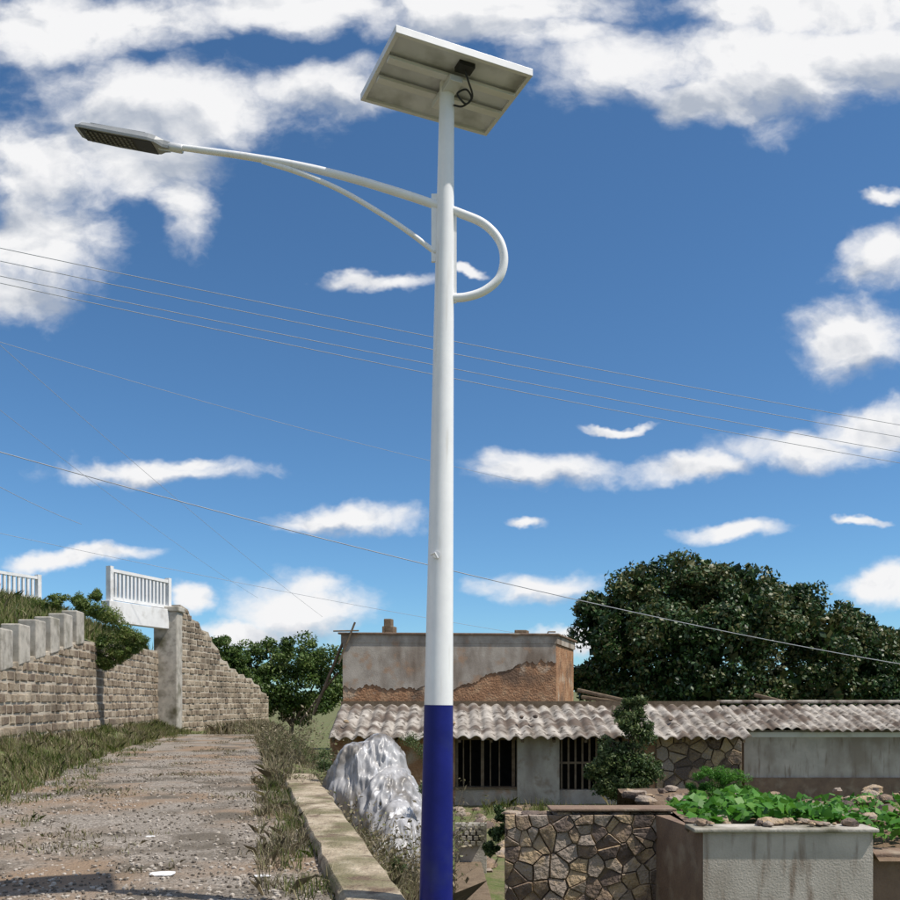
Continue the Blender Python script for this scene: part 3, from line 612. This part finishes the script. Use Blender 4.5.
twigs('dry_shrub',[(x,0,dd,h,50) for x,dd,h in [(318,17,1.4),(330,16.5,1.4),(338,14.5,1.1),(305,18,1.0),(290,20,1.0),(275,23,1.1),(262,27,1.1),(300,23,1.3),(392,11.5,1.0),(404,11.0,1.0),(366,12.6,.9),(380,11.8,1.0),(418,12,1.3),(326,18,1.4),(350,13.4,.9),(422,16,1.5),(440,17,1.5),(428,14,1.2)]],M['dry'])
bush('scrub_bush',[(P(x,y,dd),r*dd/F) for x,y,r,dd in [(300,745,14,25),(275,740,13,27),(322,755,13,19),(328,768,11,16.5),(425,752,12,22),(398,868,8,11.2),(410,740,12,24),(428,790,10,14)]],.06,M['leafsm'],sub=12,per=70,subr=.5,aspect=.25)
bush('ivy',[(P(x,y,12.4),r*12.4/F) for x,y,r in [(497,830,12),(492,850,10),(560,812,8),(500,812,9)]],.08,M['leafsm'],sub=8,per=60)
mb=MB()
for x,y,w in [(163,876,.11),(262,878,.07),(150,838,.05)]:
    dd=1.6*F/(y-HZ); q=P(x,y,dd); mb.rock((q[0],q[1],.02),w,flat=.12)
mb.obj('paper_litter',M['paper'])
# ------------------------------------------------ world
w=bpy.data.worlds.new('World'); scene.world=w; w.use_nodes=True; nt=w.node_tree; N=nt.nodes; L=nt.links; N.clear()
out=N.new('ShaderNodeOutputWorld')
sd=Vector((1.9,-.62,3.4)).normalized(); el=math.asin(sd.z); rot=math.atan2(sd.x,sd.y)
sky=N.new('ShaderNodeTexSky'); sky.sky_type='NISHITA'; sky.sun_disc=False; sky.sun_elevation=el; sky.sun_rotation=rot; sky.altitude=1500; sky.air_density=1.0; sky.dust_density=.7; sky.ozone_density=2.2
def math_(op,a,b=None,c=None,clamp=False):
    n=N.new('ShaderNodeMath'); n.operation=op; n.use_clamp=clamp
    for i,v_ in enumerate((a,b,c)):
        if v_ is None: continue
        if isinstance(v_,(int,float)): n.inputs[i].default_value=v_
        else: L.new(v_,n.inputs[i])
    return n.outputs[0]
def mapr(v,a,b,sm=False,t0=0,t1=1):
    n=N.new('ShaderNodeMapRange'); n.inputs['From Min'].default_value=a; n.inputs['From Max'].default_value=b; n.inputs['To Min'].default_value=t0; n.inputs['To Max'].default_value=t1
    if sm: n.interpolation_type='SMOOTHSTEP'
    L.new(v,n.inputs['Value']); return n.outputs[0]
def nz(scale,detail,rough,vec,dist=0):
    n=N.new('ShaderNodeTexNoise'); n.inputs['Scale'].default_value=scale; n.inputs['Detail'].default_value=detail; n.inputs['Roughness'].default_value=rough; n.inputs['Distortion'].default_value=dist; L.new(vec,n.inputs['Vector']); return n
def bgn(col,strength):
    b=N.new('ShaderNodeBackground'); L.new(col,b.inputs['Color']); b.inputs['Strength'].default_value=strength; return b.outputs[0]
SK=.11
tc=N.new('ShaderNodeTexCoord'); sep=N.new('ShaderNodeSeparateXYZ'); L.new(tc.outputs['Generated'],sep.inputs[0])
tint=N.new('ShaderNodeVectorMath'); tint.operation='MULTIPLY'; L.new(sky.outputs[0],tint.inputs[0]); tint.inputs[1].default_value=(.66,.98,1.16)
yc=math_('MAXIMUM',sep.outputs['Y'],.08); uu=math_('DIVIDE',sep.outputs['X'],yc); vv=math_('DIVIDE',sep.outputs['Z'],yc); au=math_('ABSOLUTE',uu)
gn=nz(2.4,5,.6,tc.outputs['Generated'])
edge=math_('MAXIMUM',mapr(au,.52,.68,True),mapr(vv,.80,.95,True))
edge=math_('MAXIMUM',edge,mapr(sep.outputs['Y'],.25,.1))
fill_cloud=math_('MULTIPLY',mapr(gn.outputs['Fac'],.46,.62,True),edge)  # unseen clouds outside the view, added to whiten the ambient light
gc=N.new('ShaderNodeMix'); gc.data_type='RGBA'; L.new(fill_cloud,gc.inputs['Factor']); L.new(tint.outputs[0],gc.inputs['A']); gc.inputs['B'].default_value=(.80/SK,.80/SK,.82/SK,1)
BG_gen=bgn(gc.outputs['Result'],SK)
comb=N.new('ShaderNodeCombineXYZ'); L.new(uu,comb.inputs[0]); L.new(vv,comb.inputs[1])
mp=N.new('ShaderNodeMapping'); mp.inputs['Scale'].default_value=(1,1.45,1); L.new(comb.outputs[0],mp.inputs[0])
wn=nz(7,5,.6,mp.outputs[0])
wv=N.new('ShaderNodeVectorMath'); wv.operation='SUBTRACT'; L.new(wn.outputs['Color'],wv.inputs[0]); wv.inputs[1].default_value=(.5,.5,.5)
wv2=N.new('ShaderNodeVectorMath'); wv2.operation='MULTIPLY_ADD'; L.new(wv.outputs[0],wv2.inputs[0]); wv2.inputs[1].default_value=(.10,.07,0); L.new(comb.outputs[0],wv2.inputs[2])
BIG=[(30,25,150,44),(165,108,165,50),(295,88,90,34),(35,180,85,52),(35,245,85,58),(10,298,72,32),(145,160,85,44),(183,210,34,44),(100,20,150,34),
(645,58,130,52),(755,60,155,60),(868,55,115,50),(700,98,90,28),(480,8,210,30),(330,8,170,30),(800,8,180,36),(565,35,70,26)]
SM=[(842,345,68,38),(882,246,46,34),(880,194,36,9),(700,465,74,15),(800,450,84,27),(870,432,66,30),(545,466,78,20),(365,284,72,10),(150,468,106,13),(185,462,54,11),
(348,520,78,16),(548,588,72,18),(300,610,82,30),(305,592,46,26),(75,557,76,10),(735,529,56,10),(195,600,24,14),(520,522,26,6),(860,527,32,5),(885,588,50,22),(240,632,58,15),(600,640,100,12),(470,272,20,5),(620,425,36,4)]
def ell(lst):
    acc=None
    for cx,cy,rx,ry in lst:
        n=N.new('ShaderNodeVectorMath'); n.operation='MULTIPLY_ADD'; L.new(wv2.outputs[0],n.inputs[0]); n.inputs[1].default_value=(F/rx,F/ry,0); n.inputs[2].default_value=(-(cx-450)/rx,-(HZ-cy)/ry,0)
        l=N.new('ShaderNodeVectorMath'); l.operation='DOT_PRODUCT'; L.new(n.outputs[0],l.inputs[0]); L.new(n.outputs[0],l.inputs[1])
        acc=l.outputs['Value'] if acc is None else math_('MINIMUM',acc,l.outputs['Value'])
    return math_('MAXIMUM',math_('SUBTRACT',1.0,math_('SQRT',acc)),-1.2)
m0=ell(BIG+SM)
under_shade=ell([(680,108,120,26),(790,102,100,26),(880,85,70,24),(210,165,90,30),(110,130,110,24),(60,305,70,24),(30,215,70,26),(860,378,70,18),(800,478,90,14),(540,482,76,10),(320,640,80,18),(560,604,56,10),(880,276,46,18),(330,110,80,16),(450,30,80,14),(150,480,80,8),(345,534,60,8)])  # ellipses where grey shade is painted on the cloud undersides
wm=N.new('ShaderNodeVectorMath'); wm.operation='MULTIPLY_ADD'; L.new(wv.outputs[0],wm.inputs[0]); wm.inputs[1].default_value=(.06,.06,0); L.new(mp.outputs[0],wm.inputs[2])
off=N.new('ShaderNodeVectorMath'); off.operation='ADD'; L.new(wm.outputs[0],off.inputs[0]); off.inputs[1].default_value=(.010,.022,0)
c1=nz(7,8,.58,wm.outputs[0],.1).outputs['Fac']; c2=nz(7,4,.58,off.outputs[0],.1).outputs['Fac']
dens=math_('ADD',m0,math_('MULTIPLY_ADD',c1,2.5,-1.18))
dens=math_('MULTIPLY_ADD',edge,-2.0,dens)
cov=mapr(dens,-.14,.74,True)
rel=math_('SUBTRACT',c1,c2); sh=math_('MULTIPLY_ADD',rel,2.8,.84)  # relief lighting painted into the clouds from an offset noise difference
un=math_('MAXIMUM',math_('ADD',under_shade,.35),0.0)
cloud_shade=math_('MULTIPLY_ADD',un,-.66,sh,clamp=True)  # painted cloud shading: relief light less the underside grey
cr_=N.new('ShaderNodeValToRGB'); e=cr_.color_ramp.elements; e[0].position=.10; e[0].color=(.46,.51,.60,1); e[1].position=.80; e[1].color=(.96,.96,.97,1); L.new(cloud_shade,cr_.inputs[0])
BG_cl=bgn(cr_.outputs[0],.96)
front=N.new('ShaderNodeMixShader'); L.new(cov,front.inputs[0]); L.new(BG_gen,front.inputs[1]); L.new(BG_cl,front.inputs[2])
inside=math_('MULTIPLY',math_('LESS_THAN',edge,.999),math_('GREATER_THAN',sep.outputs['Z'],0.0))
fin=N.new('ShaderNodeMixShader'); L.new(inside,fin.inputs[0]); L.new(BG_gen,fin.inputs[1]); L.new(front.outputs[0],fin.inputs[2])
L.new(fin.outputs[0],out.inputs[0])
sl=bpy.data.lights.new('sun','SUN'); sl.energy=5.0; sl.angle=math.radians(.5); sl.color=(1,.94,.85); so=bpy.data.objects.new('sun',sl); scene.collection.objects.link(so); so.rotation_euler=(-sd).to_track_quat('-Z','Y').to_euler()
cam=bpy.data.cameras.new('camera'); cam.lens=36; cam.sensor_width=36; cam.shift_y=(HZ-450)/900; cam.clip_end=3000; cam.clip_start=.1
co=bpy.data.objects.new('camera',cam); scene.collection.objects.link(co); co.location=(0,0,EYE); co.rotation_euler=(math.radians(90),0,0); scene.camera=co
